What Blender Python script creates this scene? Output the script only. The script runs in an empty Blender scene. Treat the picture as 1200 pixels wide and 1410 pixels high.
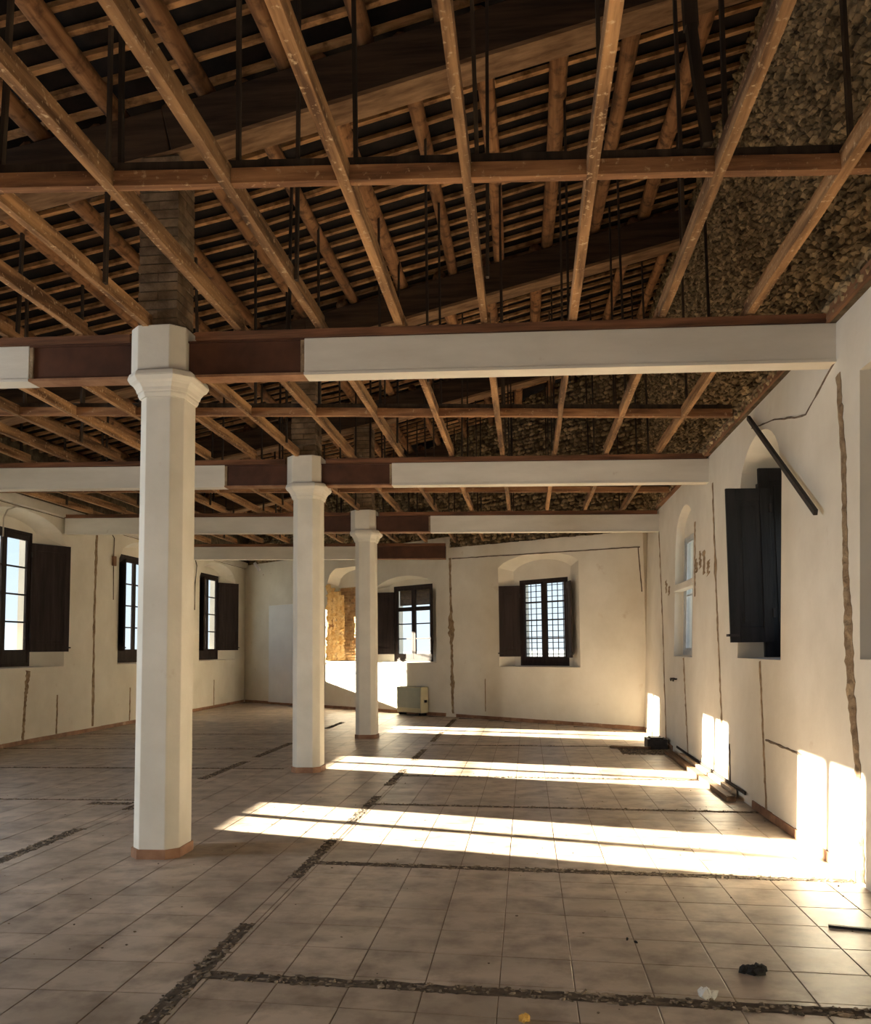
import bpy, math, random
from mathutils import Vector, Matrix
random.seed(7)
R = random.random
def U(a, b): return a + (b - a) * random.random()

# ------------------------------------------------------------------ camera, sky, sun, exposure
scene = bpy.context.scene
COL = scene.collection
CAM_H = 1.55
def camera_axes(yaw, pitch, roll):
    y, p, r = map(math.radians, (yaw, pitch, roll))
    fw = Vector((-math.sin(y) * math.cos(p), math.cos(y) * math.cos(p), math.sin(p)))
    rt = Vector((math.cos(y), math.sin(y), 0)); up = rt.cross(fw)
    return rt * math.cos(r) - up * math.sin(r), up * math.cos(r) + rt * math.sin(r), fw
RT, UP, FW = camera_axes(5.95, 4.43, 0.57)
cam = bpy.data.objects.new('camera', bpy.data.cameras.new('camera'))
COL.objects.link(cam)
cam.matrix_world = Matrix(((RT.x, UP.x, -FW.x, 0), (RT.y, UP.y, -FW.y, 0), (RT.z, UP.z, -FW.z, CAM_H), (0, 0, 0, 1)))
cam.data.sensor_fit = 'VERTICAL'; cam.data.sensor_height = 24
cam.data.lens = 24 * 1200 / 1410
cam.data.shift_y = 95 / 1410
cam.data.clip_start = 0.05; cam.data.clip_end = 6000
scene.camera = cam

world = bpy.data.worlds.new('sky'); scene.world = world
world.use_nodes = True
wn = world.node_tree.nodes; wl = world.node_tree.links
wn.clear()
wo = wn.new('ShaderNodeOutputWorld'); wb = wn.new('ShaderNodeBackground')
tc = wn.new('ShaderNodeTexCoord'); sx = wn.new('ShaderNodeSeparateXYZ'); rp = wn.new('ShaderNodeValToRGB')
wl.new(tc.outputs['Generated'], sx.inputs[0]); wl.new(sx.outputs['Z'], rp.inputs[0])
e = rp.color_ramp.elements
e[0].position = 0.0; e[0].color = (0.80, 0.88, 0.95, 1)
e[1].position = 1.0; e[1].color = (0.22, 0.42, 0.80, 1)
m_ = e.new(0.18); m_.color = (0.58, 0.76, 0.94, 1)
wl.new(rp.outputs[0], wb.inputs[0]); wb.inputs[1].default_value = 0.6
wl.new(wb.outputs[0], wo.inputs[0])

SUN_DIR = Vector((1, -0.31, -0.26)).normalized()
sun = bpy.data.objects.new('sun', bpy.data.lights.new('sun', 'SUN'))
COL.objects.link(sun)
sun.data.energy = 54; sun.data.color = (1.0, 0.87, 0.68); sun.data.angle = math.radians(0.55)
sun.rotation_euler = SUN_DIR.to_track_quat('-Z', 'Y').to_euler()
sun.location = (-30, 10, 12)

def area(name, loc, direction, w, h, energy, color):
    o = bpy.data.objects.new(name, bpy.data.lights.new(name, 'AREA'))
    COL.objects.link(o)
    o.data.shape = 'RECTANGLE'; o.data.size = w; o.data.size_y = h
    o.data.energy = energy; o.data.color = color
    o.location = loc; o.rotation_euler = Vector(direction).to_track_quat('-Z', 'Z').to_euler()
    return o
# added fill lamp before the closed wall behind the camera; no opening there
area('rear_fill_lamp', (-3.2, -4.85, 2.0), (0, 1, -0.05), 9.0, 2.6, 25, (0.95, 0.96, 1.0))
# added fill lamp in the unseen left window recess, boosting its skylight
for wy in (4.55,):
    area('window_fill_lamp', (-8.75, wy, 2.5), (1, -0.05, -0.75), 1.4, 1.9, 150, (0.86, 0.93, 1.0))

scene.view_settings.view_transform = 'Standard'
scene.view_settings.look = 'None'
scene.view_settings.gamma = 1
scene.view_settings.use_curve_mapping = False
scene.view_settings.exposure = 1.22
scene.cycles.max_bounces = 12
scene.cycles.diffuse_bounces = 8
scene.cycles.transparent_max_bounces = 16
scene.cycles.sample_clamp_indirect = 6
scene.cycles.caustics_reflective = False
scene.cycles.caustics_refractive = False

# ------------------------------------------------------------------ mesh helpers
ICO = None
class MB:
    def __init__(s): s.v = []; s.f = []; s.sm = False
    def poly(s, pts):
        n = len(s.v); s.v += [tuple(p) for p in pts]; s.f.append(tuple(range(n, n + len(pts))))
    def hexa(s, p):           # 8 points, bottom loop then top loop
        n = len(s.v); s.v += [tuple(q) for q in p]
        for f in ((0, 3, 2, 1), (4, 5, 6, 7), (0, 1, 5, 4), (1, 2, 6, 5), (2, 3, 7, 6), (3, 0, 4, 7)):
            s.f.append(tuple(n + i for i in f))
    def box(s, a, b, c, d, e_, g, m=None):
        m = m or (lambda x, y, z: (x, y, z))
        s.hexa([m(a, c, e_), m(b, c, e_), m(b, d, e_), m(a, d, e_), m(a, c, g), m(b, c, g), m(b, d, g), m(a, d, g)])
    def rings(s, rings, caps=True):
        n0 = len(s.v); k = len(rings[0])
        for r in rings: s.v += [tuple(p) for p in r]
        for i in range(len(rings) - 1):
            for j in range(k):
                a = n0 + i * k + j; b = n0 + i * k + (j + 1) % k
                s.f.append((a, b, b + k, a + k))
        if caps:
            s.f.append(tuple(n0 + j for j in reversed(range(k))))
            s.f.append(tuple(n0 + (len(rings) - 1) * k + j for j in range(k)))
    def tube(s, pts, r, k=8, wob=0.0):
        pts = [Vector(p) for p in pts]; rings = []
        for i, p in enumerate(pts):
            d = (pts[min(i + 1, len(pts) - 1)] - pts[max(i - 1, 0)]).normalized()
            a = d.cross(Vector((0, 0, 1))); a = Vector((1, 0, 0)) if a.length < .05 else a.normalized()
            b = d.cross(a)
            rr = r(i / (len(pts) - 1)) if callable(r) else r
            rings.append([p + (a * math.cos(t) + b * math.sin(t)) * rr * (1 + wob * math.sin(3 * t + i)) for t in [2 * math.pi * q / k for q in range(k)]])
        s.rings(rings)
    def bar(s, p0, p1, w, h, seg=1, wob=0.0, up=(0, 0, 1)):   # rectangular timber, w across, h along up
        p0, p1 = Vector(p0), Vector(p1); d = (p1 - p0).normalized(); up = Vector(up)
        a = d.cross(up).normalized(); b = a.cross(d).normalized(); rings = []
        for i in range(seg + 1):
            p = p0.lerp(p1, i / seg) + a * U(-wob, wob) + b * U(-wob, wob)
            ww = w / 2 * (1 + U(-wob, wob) * 4); hh = h / 2 * (1 + U(-wob, wob) * 3)
            rings.append([p - a * ww - b * hh, p + a * ww - b * hh, p + a * ww + b * hh, p - a * ww + b * hh])
        s.rings(rings)
    def stone(s, c, ax, ay, az, jit=.22):
        global ICO
        if ICO is None:
            g = (1 + 5 ** .5) / 2
            vs = [Vector(v).normalized() for v in ((-1, g, 0), (1, g, 0), (-1, -g, 0), (1, -g, 0), (0, -1, g), (0, 1, g), (0, -1, -g), (0, 1, -g), (g, 0, -1), (g, 0, 1), (-g, 0, -1), (-g, 0, 1))]
            ICO = (vs, ((0, 11, 5), (0, 5, 1), (0, 1, 7), (0, 7, 10), (0, 10, 11), (1, 5, 9), (5, 11, 4), (11, 10, 2), (10, 7, 6), (7, 1, 8), (3, 9, 4), (3, 4, 2), (3, 2, 6), (3, 6, 8), (3, 8, 9), (4, 9, 5), (2, 4, 11), (6, 2, 10), (8, 6, 7), (9, 8, 1)))
        n = len(s.v); c = Vector(c)
        for v in ICO[0]:
            k = 1 + U(-jit, jit); s.v.append(tuple(c + (ax * v.x + ay * v.y + az * v.z) * k))
        s.f += [tuple(n + i for i in f) for f in ICO[1]]

def origin(p):
    v = Vector((0, 0, 0))
    while p is not None: v += Vector(p.location); p = p.parent
    return v
def link(name, mesh, parent=None):
    o = bpy.data.objects.new(name, mesh); COL.objects.link(o)
    if parent is not None: o.parent = parent
    return o
def obj(name, mb, mat, parent=None, bevel=0, smooth=False, at=None):
    off = origin(parent)
    if at is not None: off = Vector(at)
    me = bpy.data.meshes.new(name)
    me.from_pydata([(v[0] - off.x, v[1] - off.y, v[2] - off.z) for v in mb.v], [], mb.f)
    me.update(); me.materials.append(mat)
    if smooth:
        for p in me.polygons: p.use_smooth = True
    o = link(name, me, parent)
    if at is not None: o.location = Vector(at) - origin(parent)
    if bevel:
        b = o.modifiers.new('bevel', 'BEVEL'); b.width = bevel; b.segments = 2; b.limit_method = 'ANGLE'; b.angle_limit = .6
    return o
def empty(name, loc=(0, 0, 0)):
    o = bpy.data.objects.new(name, None); COL.objects.link(o); o.location = loc; o.empty_display_size = .2
    return o
def thing(o, label, cat, group=None):
    o['label'] = label; o['category'] = cat
    if group: o['group'] = group
    return o
def struct(o): o['kind'] = 'structure'; return o
def stuff(o): o['kind'] = 'stuff'; return o

# ------------------------------------------------------------------ materials
def mat(name, c1, c2, rough=.8, scale=3.0, detail=6, stretch=(1, 1, 1), bump=.15, bscale=40, coords='Object', c3=None, s3=6.0, t3=(.58, .66), contrast=(.35, .68), spec=.3, rnd=0.0, island=0.0, metallic=0.0, bdist=.01):
    m = bpy.data.materials.new(name); m.use_nodes = True
    N = m.node_tree.nodes; L = m.node_tree.links
    bs = N['Principled BSDF']; bs.inputs['Roughness'].default_value = rough
    bs.inputs['Specular IOR Level'].default_value = spec; bs.inputs['Metallic'].default_value = metallic
    t = N.new('ShaderNodeTexCoord'); mp = N.new('ShaderNodeMapping'); mp.inputs['Scale'].default_value = stretch
    if coords == 'World':
        g = N.new('ShaderNodeNewGeometry'); L.new(g.outputs['Position'], mp.inputs[0])
    else: L.new(t.outputs[coords], mp.inputs[0])
    mraw = N.new('ShaderNodeMapping'); L.new(mp.inputs[0].links[0].from_socket, mraw.inputs[0])
    def noise(sc, det=detail, raw=False):
        n = N.new('ShaderNodeTexNoise'); n.inputs['Scale'].default_value = sc; n.inputs['Detail'].default_value = det
        n.inputs['Roughness'].default_value = .6; L.new((mraw if raw else mp).outputs[0], n.inputs[0]); return n
    def ramp(n, a, b, ca, cb):
        r = N.new('ShaderNodeValToRGB'); r.color_ramp.elements[0].position = a; r.color_ramp.elements[1].position = b
        r.color_ramp.elements[0].color = (*ca, 1); r.color_ramp.elements[1].color = (*cb, 1); L.new(n.outputs[0], r.inputs[0]); return r
    def mix(fac, a, b, mode='MIX'):
        x = N.new('ShaderNodeMix'); x.data_type = 'RGBA'; x.blend_type = mode
        if isinstance(fac, float): x.inputs[0].default_value = fac
        else: L.new(fac, x.inputs[0])
        for s, i in ((a, 6), (b, 7)):
            if isinstance(s, tuple): x.inputs[i].default_value = (*s, 1)
            else: L.new(s, x.inputs[i])
        return x.outputs[2]
    c = ramp(noise(scale), *contrast, c1, c2).outputs[0]
    if c3 is not None: c = mix(ramp(noise(s3, 8, True), t3[0], t3[1], (0, 0, 0), (1, 1, 1)).outputs[0], c, c3)
    for amt, src in ((rnd, 'o'), (island, 'i')):
        if amt:
            if src == 'o': q = N.new('ShaderNodeObjectInfo').outputs['Random']
            else: q = N.new('ShaderNodeNewGeometry').outputs['Random Per Island']
            mr = N.new('ShaderNodeMapRange'); mr.inputs[3].default_value = 1 - amt; mr.inputs[4].default_value = 1 + amt; L.new(q, mr.inputs[0])
            h = N.new('ShaderNodeHueSaturation'); L.new(mr.outputs[0], h.inputs['Value']); L.new(c, h.inputs['Color']); c = h.outputs[0]
    L.new(c, bs.inputs['Base Color'])
    if bump:
        b = N.new('ShaderNodeBump'); b.inputs['Strength'].default_value = bump; b.inputs['Distance'].default_value = bdist
        L.new(noise(bscale).outputs[0], b.inputs['Height']); L.new(b.outputs[0], bs.inputs['Normal'])
    return m
M = {}
M['plaster'] = mat('old_cream_plaster', (.68, .635, .54), (.80, .76, .67), .9, 1.1, 8, bump=.25, bscale=9, coords='World', c3=(.56, .47, .36), s3=2.6, t3=(.66, .80), bdist=.012)
M['column'] = mat('white_column_paint', (.68, .64, .55), (.78, .74, .65), .85, 2.0, 8, bump=.25, bscale=14, coords='World', c3=(.58, .50, .40), s3=3.5, t3=(.68, .8))
M['beamwhite'] = mat('white_beam_casing', (.64, .60, .52), (.76, .72, .64), .85, 2.5, 8, stretch=(.4, 1, 1.6), bump=.2, bscale=20, coords='World', c3=(.46, .36, .26), s3=3.0, t3=(.68, .8))
M['chase'] = mat('exposed_masonry', (.20, .13, .075), (.46, .34, .21), .95, 9, 8, bump=.9, bscale=30, coords='World', bdist=.03)
M['darkline'] = mat('dark_brown_line', (.10, .07, .05), (.20, .15, .11), .9, 12, 4, coords='World')
M['steel'] = mat('red_oxide_steel', (.052, .019, .009), (.10, .038, .018), .6, 3, 8, bump=.1, coords='World', c3=(.34, .27, .2), s3=5, t3=(.72, .78))
M['flange'] = mat('orange_flange_steel', (.22, .10, .05), (.36, .20, .11), .7, 6, 6, coords='World')  # lighter orange than the steel section above it
def wood(name, a, b, ax, c3=None, **k):
    st = [9, 9, 9]; st[ax] = .7
    return mat(name, a, b, .82, 1.6, 9, stretch=tuple(st), bump=.35, bscale=4, coords='World', c3=c3, bdist=.012, **k)
M['joist'] = wood('rough_sawn_joist', (.085, .04, .017), (.46, .255, .115), 1, c3=(.56, .40, .24), s3=30, t3=(.58, .70), rnd=.3)
M['batten'] = wood('red_brown_batten', (.12, .052, .024), (.40, .20, .09), 0, c3=(.46, .29, .16), s3=26, t3=(.60, .70))
M['ledger'] = wood('ledger_batten', (.06, .026, .013), (.26, .115, .055), 0)
M['litsoffit'] = wood('lit_underside_wood', (.14, .075, .036), (.32, .19, .10), 0)  # lighter beam wood, with bounced floor light put into the colour
M['ledgery'] = wood('wall_ledger', (.12, .055, .026), (.30, .15, .075), 1)
M['purlin'] = wood('round_log', (.16, .072, .030), (.44, .225, .10), 1, rnd=.25, c3=(.10, .05, .025), s3=7, t3=(.5, .66))
M['lath'] = wood('roof_lath', (.26, .13, .054), (.60, .34, .16), 0, rnd=.35, c3=(.16, .08, .035), s3=6, t3=(.48, .64))
M['rafter'] = wood('smoke_dark_oak', (.022, .013, .008), (.075, .042, .022), 0)
M['hanger'] = wood('dark_hanger', (.018, .013, .010), (.06, .04, .026), 2, rnd=.4)
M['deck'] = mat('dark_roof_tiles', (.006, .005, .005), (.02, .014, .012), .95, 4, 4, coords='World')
M['rubbleback'] = mat('lime_mortar', (.055, .042, .026), (.15, .115, .07), 1, 8, 8, bump=.6, bscale=25, coords='World', bdist=.03)
M['stone'] = mat('rubble_stone', (.10, .07, .036), (.42, .31, .175), .95, 5, 6, bump=.5, bscale=40, coords='World', island=.45)
M['tile'] = mat('beige_floor_tile', (.35, .28, .215), (.57, .46, .36), .42, 2.2, 10, stretch=(.6, 1, 1), bump=.12, bscale=6, coords='World', c3=(.21, .155, .115), s3=4.5, t3=(.44, .72), spec=.42, rnd=.06, island=.06)
M['grout'] = mat('floor_grout', (.15, .11, .082), (.27, .20, .15), .95, 8, 5, coords='World')
M['debris'] = mat('chased_rubble', (.10, .075, .05), (.34, .265, .19), .95, 20, 6, bump=.6, coords='World', island=.55)
M['trench'] = mat('chase_dirt', (.05, .036, .024), (.15, .11, .075), 1, 14, 6, coords='World')
M['terracotta'] = mat('terracotta_skirting', (.22, .11, .06), (.37, .205, .12), .6, 5, 6, coords='World', rnd=.15, c3=(.5, .36, .24), s3=5, t3=(.62, .72))
M['frame'] = wood('dark_window_wood', (.014, .009, .008), (.035, .022, .019), 2, spec=.35)
M['shutter'] = wood('dark_shutter_wood', (.016, .010, .009), (.042, .026, .023), 2, spec=.35)
M['blackshutter'] = wood('black_shutter_wood', (.008, .008, .009), (.02, .019, .02), 2, spec=.35)
M['paleframe'] = mat('pale_grey_frame', (.42, .44, .45), (.58, .60, .60), .6, 6, 5, coords='World')
M['iron'] = mat('dark_iron', (.02, .018, .018), (.05, .04, .036), .6, 10, 4, coords='World', metallic=.3)
M['brick'] = mat('warm_brick', (.40, .215, .09), (.66, .43, .21), .95, 5, 8, bump=.5, coords='World', island=.25, rnd=.2, c3=(.72, .58, .38), s3=3, t3=(.58, .7), bdist=.02)
M['pierbrick'] = mat('dusty_pier_brick', (.13, .085, .05), (.30, .21, .13), .95, 6, 8, bump=.6, coords='World', rnd=.25, bdist=.02, c3=(.45, .38, .28), s3=3.5, t3=(.66, .74))
M['peeled'] = mat('peeling_ochre_plaster', (.52, .30, .10), (.76, .58, .31), .95, 7, 8, bump=.8, bscale=18, coords='World', c3=(.26, .13, .055), s3=7, t3=(.58, .66), bdist=.03)
M['heater'] = mat('ivory_metal', (.60, .55, .36), (.68, .63, .44), .5, 4, 4, coords='World')
M['heatergrey'] = mat('grey_green_panel', (.36, .38, .31), (.42, .44, .36), .55, 4, 4, coords='World')
M['white'] = mat('white_board', (.74, .75, .76), (.80, .81, .82), .7, 2, 5, coords='World')
M['rag'] = mat('black_rag', (.012, .012, .012), (.04, .038, .034), .9, 20, 5)
M['paper'] = mat('white_paper', (.62, .6, .55), (.85, .83, .78), .8, 10, 4)
M['leafy'] = mat('yellow_scrap', (.55, .3, .06), (.7, .45, .12), .8, 20, 4)
M['boardpale'] = wood('loose_pale_board', (.38, .27, .17), (.62, .50, .36), 1)
M['boardbrown'] = wood('loose_brown_board', (.11, .06, .032), (.24, .14, .075), 1)
M['ground'] = mat('hazy_plain', (.17, .20, .22), (.30, .31, .31), 1, .02, 8, bump=0, coords='World')
M['outwall'] = mat('outer_stone_facing', (.50, .43, .33), (.66, .58, .46), .9, 3, 6, coords='World')
g = bpy.data.materials.new('window_glass'); g.use_nodes = True
N = g.node_tree.nodes; L = g.node_tree.links; N.clear()
go = N.new('ShaderNodeOutputMaterial'); gm = N.new('ShaderNodeMixShader'); gt = N.new('ShaderNodeBsdfTransparent'); gg = N.new('ShaderNodeBsdfGlossy'); lw = N.new('ShaderNodeFresnel')
gt.inputs[0].default_value = (.93, .95, .95, 1); gg.inputs['Roughness'].default_value = .05; lw.inputs[0].default_value = 1.45
bf = N.new('ShaderNodeNewGeometry'); mq = N.new('ShaderNodeMath'); mq.operation = 'MULTIPLY_ADD'; mq.inputs[1].default_value = -1; mq.inputs[2].default_value = 1
mz = N.new('ShaderNodeMath'); mz.operation = 'MULTIPLY'
L.new(bf.outputs['Backfacing'], mq.inputs[0]); L.new(mq.outputs[0], mz.inputs[0]); L.new(lw.outputs[0], mz.inputs[1]); L.new(mz.outputs[0], gm.inputs[0]); L.new(gt.outputs[0], gm.inputs[1]); L.new(gg.outputs[0], gm.inputs[2]); L.new(gm.outputs[0], go.inputs[0])
M['glass'] = g

# ------------------------------------------------------------------ wall coordinate maps (u along the wall, z up, d outward)
LX = -8.5
def ML(u, z, d): return (LX - d, u, z)
def RX(z): return 2.12 + .045 * z
def MR(u, z, d): return (RX(z) + d, u, z)
BK = .86; BN = math.hypot(1, BK)
def by(x): return 18.38 - BK * x
def MBk(u, z, d): return (2.15 - u / BN + d * BK / BN, by(2.15) + u * BK / BN + d / BN, z)

def outline(u0, u1, z0, zs, za, n=14):
    c = (u0 + u1) / 2; h = (u1 - u0) / 2; p = [(u0, z0)]
    for i in range(n + 1):
        t = -1 + 2 * i / n
        p.append((c + h * t, zs + (za - zs) * (1 - t * t) ** (.5 if za - zs > .3 else .75)))
    p.append((u1, z0)); return p
def rect_like(u0, u1, z0, z1, n=14):
    return [(u0, z0)] + [(u0 + (u1 - u0) * i / n, z1) for i in range(n + 1)] + [(u1, z0)]

def build_wall(name, mp, ua, ub, zt, thick, ops, m=None, flip=False):
    """ops: list of dict(face, inner, hole, d) sorted by u"""
    mb = MB()
    def q(pts): mb.poly([mp(*p) for p in pts])
    for side, d, key in ((0, 0, 'face'), (1, thick, 'hole')):
        u = ua
        for o in ops:
            P = o[key]; u0, u1 = P[0][0], P[-1][0]; z0 = P[0][1]
            q([(u, -.3, d), (u0, -.3, d), (u0, zt, d), (u, zt, d)])
            q([(u0, -.3, d), (u1, -.3, d), (u1, z0, d), (u0, z0, d)])
            for a, b in zip(P[1:-1], P[2:-1]):
                q([(a[0], a[1], d), (b[0], b[1], d), (b[0], zt, d), (a[0], zt, d)])
            u = u1
        q([(u, -.3, d), (ub, -.3, d), (ub, zt, d), (u, zt, d)])
    q([(ua, zt, 0), (ub, zt, 0), (ub, zt, thick), (ua, zt, thick)])
    for uu in (ua, ub): q([(uu, -.3, 0), (uu, zt, 0), (uu, zt, thick), (uu, -.3, thick)])
    for o in ops:
        dd = o['d']; seq = [(o['face'], 0), (o['inner'], dd), (o['hole'], dd), (o['hole'], thick)]
        for (A, da), (B, db) in zip(seq, seq[1:]):
            k = len(A)
            for i in range(k):
                j = (i + 1) % k
                q([(*A[i], da), (*A[j], da), (*B[j], db), (*B[i], db)])
    o = struct(obj(name, mb, m or M['plaster']))
    return o

# ------------------------------------------------------------------ walls
LEFT_C = [4.55, 10.06, 13.9, 18.85, 23.4]
ZS, ZH = 1.31, 3.68
lops = []
for c in LEFT_C:
    lops.append(dict(face=outline(c - 1.42, c + 1.42, 1.29, 3.5, 3.98), inner=outline(c - .9, c + .9, 1.30, 3.70, 3.88), hole=rect_like(c - .8, c + .8, ZS, ZH), d=.3))
wall_left = build_wall('wall_left', ML, -5, 26.6, 5.1, .55, lops)
rops = [dict(face=rect_like(3.9, 6.04, 1.45, 3.40), inner=rect_like(3.95, 6.0, 1.46, 3.38), hole=rect_like(4.05, 5.7, 1.5, 3.2), d=.4),
        dict(face=outline(7.86, 9.42, 1.42, 3.06, 3.62), inner=outline(7.88, 9.52, 1.43, 3.06, 3.60), hole=rect_like(7.94, 9.36, 1.44, 3.0), d=.44),
        dict(face=outline(11.95, 13.4, 1.4, 3.05, 3.56), inner=outline(12.0, 13.42, 1.41, 3.05, 3.52), hole=rect_like(12.05, 13.38, 1.42, 3.16), d=.12)]
wall_right = build_wall('wall_right', MR, -5, 16.9, 3.9, .55, rops)
bops = [dict(face=outline(1.46, 3.63, 1.15, 3.28, 3.52), inner=outline(1.85, 3.40, 1.16, 3.2, 3.4), hole=rect_like(1.93, 3.24, 1.17, 2.99), d=.25),
        dict(face=outline(5.60, 7.86, 1.22, 3.05, 3.32), inner=outline(5.86, 7.56, 1.23, 3.12, 3.25), hole=rect_like(5.98, 7.40, 1.24, 3.10), d=.25),
        dict(face=outline(8.13, 9.87, 1.23, 3.3, 3.78), inner=outline(8.25, 9.78, 1.24, 3.25, 3.65), hole=rect_like(8.3, 9.72, 1.25, 3.2), d=.32)]
wall_back = build_wall('wall_back', MBk, -.05, 14.5, 3.74, .55, bops)
mb = MB(); mb.box(5.15, 14.5, .003, .5, 3.70, (4.12), lambda u, d, z: MBk(u, z, d))
obj('upper_plaster', mb, M['plaster'], wall_back)
mb = MB()
for k in range(24):
    a, b = 5.16 * k / 24, 5.16 * (k + 1) / 24; f = lambda u: 3.742 + max(0, u - .8) * .026 + U(-.006, .012)
    fa, fb = f(a), f(b)
    mb.hexa([MBk(a, 3.70, .003), MBk(b, 3.70, .003), MBk(b, 3.70, .4), MBk(a, 3.70, .4), MBk(a, fa, .003), MBk(b, fb, .003), MBk(b, fb, .4), MBk(a, fa, .4)])
obj('upper_plaster', mb, M['plaster'], wall_back)
mb = MB(); mb.box(-9.05, 3.2, -5.3, -5.0, 0, 4.5)
wall_front = struct(obj('wall_front', mb, M['plaster']))

# roof geometry
def zu(x): return 5.515 + (.24 if x > -2.825 else .19) * (x + 2.825)        # underside of the sloping roof beams
def zroof(x): return zu(x) + .66
# rubble masonry of the attic, above the plaster
def rubble(parent, mp, ua, ub, z0, ztop, step, dback, n_mul=1.0, vis=None):
    mb = MB(); nseg = 40
    for i in range(nseg):
        a = ua + (ub - ua) * i / nseg; b = ua + (ub - ua) * (i + 1) / nseg
        za, zb = ztop(a), ztop(b)
        mb.hexa([mp(a, z0, dback), mp(b, z0, dback), mp(b, z0, .5), mp(a, z0, .5), mp(a, za, dback), mp(b, zb, dback), mp(b, zb, .5), mp(a, za, .5)])
    o = obj('attic_masonry', mb, M['rubbleback'], parent)
    st = MB(); z = z0 + .04; row = 0
    while z < 8:
        u = ua + U(0, .1); hh = U(.06, .10) * step
        while u < ub:
            ww = U(.06, .15) * step
            if z < ztop(u) and (vis is None or vis(u)):
                p0 = Vector(mp(u, z + U(-.012, .012), dback + U(-.012, .012)))
                ax = (Vector(mp(u + 1, z, 0)) - Vector(mp(u, z, 0))).normalized(); ay = ax.cross(Vector((0, 0, 1)))
                t = U(-.35, .35)
                a2 = ax * math.cos(t) + Vector((0, 0, 1)) * math.sin(t); z2 = Vector((0, 0, 1)) * math.cos(t) - ax * math.sin(t)
                st.stone(p0, a2 * ww * .56, ay * U(.03, .06), z2 * hh * .55)
            u += ww * .98
        z += hh * .92; row += 1
    s = stuff(obj('rubble_stone', st, M['stone'], parent))
    return o
rubble(wall_right, lambda u, z, d: (2.2 + d, u, z), -5, 16.9, 3.9, lambda u: zroof(2.25), .78, .05, vis=lambda u: u > 2)
rubble(wall_back, MBk, -.05, 14.5, 3.74, lambda u: zroof(2.15 - u / BN), 1.1, .06, vis=lambda u: u < 13.9)
mb = MB()
mb.hexa([(-9.05, -5.3, 4.5), (3.2, -5.3, 4.5), (3.2, -5, 4.5), (-9.05, -5, 4.5), (-9.05, -5.3, zroof(-9.05)), (3.2, -5.3, zroof(3.2)), (3.2, -5, zroof(3.2)), (-9.05, -5, zroof(-9.05))])
obj('attic_masonry', mb, M['rubbleback'], wall_front)

mb = MB(); mb.box(-8.6, -8.47, -5, 26.0, 4.2, 5.1)
obj('attic_masonry', mb, M['rubbleback'], wall_left)
# cornice along the left wall
mb = MB(); mb.box(-8.5, -8.42, -5, 26.1, 4.03, 4.2)
struct(obj('trim_1', mb, M['beamwhite'], bevel=.008))
# stepped plaster band over the right bay of the far wall, its shadow gap painted as dark strips
def ribbon(parent, mp, pts, w, m, name='chase', d=-.004, n=40, jit=.35, th=.012):
    """jagged strip lying on a wall: a run of short uneven pieces"""
    P = []
    L_ = [0]
    for a, b in zip(pts, pts[1:]): L_.append(L_[-1] + math.hypot(b[0] - a[0], b[1] - a[1]))
    for i in range(n + 1):
        s = L_[-1] * i / n; k = 0
        while k < len(pts) - 2 and s > L_[k + 1]: k += 1
        t = (s - L_[k]) / (L_[k + 1] - L_[k] + 1e-9); a, b = pts[k], pts[k + 1]
        u = a[0] + (b[0] - a[0]) * t; z = a[1] + (b[1] - a[1]) * t
        dx, dz = b[0] - a[0], b[1] - a[1]; q = math.hypot(dx, dz); nx, nz = -dz / q, dx / q
        ww = (w(i / n) if callable(w) else w)
        l = ww * .5 * (1 + U(-jit, jit)); r = ww * .5 * (1 + U(-jit, jit)); o = U(-jit, jit) * ww * .25
        P.append(((u + nx * (l + o), z + nz * (l + o)), (u - nx * (r - o), z - nz * (r - o)), (u + nx * o, z + nz * o)))
    mb = MB(); 
    rings = [[mp(*p[0], .004), mp(*p[0], d), mp(*p[2], d - th * R()), mp(*p[1], d), mp(*p[1], .004)] for p in P]
    mb.rings(rings)
    return obj(name, mb, m, parent)
C_ = M['chase']; DL = M['darkline']
ribbon(wall_left, ML, [(16.44, .1), (16.42, 2.2), (16.46, 4.0)], lambda t: .07 + .03 * math.sin(9 * t) ** 2, C_)
ribbon(wall_left, ML, [(14.05, .0), (14.10, .7), (14.16, 1.24)], lambda t: .07 + .11 * max(0, t - .5), C_)
ribbon(wall_left, ML, [(15.12, .08), (15.12, .78)], .045, C_, n=14)
ribbon(wall_left, ML, [(18.04, .08), (18.04, .78)], .045, C_, n=14)
ribbon(wall_left, ML, [(23.1, .08), (23.1, .76)], .045, C_, n=14)
ribbon(wall_left, ML, [(12.2, 4.02), (26, 4.02)], .012, DL, name='dark_line', n=60)  # thin dark strip just below the cornice
ribbon(wall_back, MBk, [(5.08, .08), (5.09, 1.2), (5.12, 3.62)], lambda t: .07 + .13 * math.exp(-((t - .55) / .07) ** 2) + .08 * math.exp(-((t - .2) / .03) ** 2), C_, n=60)
ribbon(wall_back, MBk, [(4.06, .17), (4.06, .88)], .022, C_, n=10)
ribbon(wall_back, MBk, [(5.05, 3.6), (.02, 3.41)], .022, DL, name='dark_line', n=40)  # dark strip painted as the shadow line of the plaster step
ribbon(wall_back, MBk, [(.06, 3.41), (.0, 2.57)], .022, DL, name='dark_line', n=12)
ribbon(wall_right, MR, [(5.99, .02), (6.08, .77), (6.20, 1.19), (6.23, 1.5), (6.30, 2.1), (6.33, 2.8), (6.45, 3.5)], lambda t: .09 + .07 * math.exp(-((t - .42) / .12) ** 2), C_, n=90, th=.02, jit=.25)
ribbon(wall_right, MR, [(9.96, .07), (10.53, 2.4), (10.76, 3.52)], lambda t: .05 + .1 * math.exp(-((t - .70) / .03) ** 2), C_, n=60)
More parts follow.
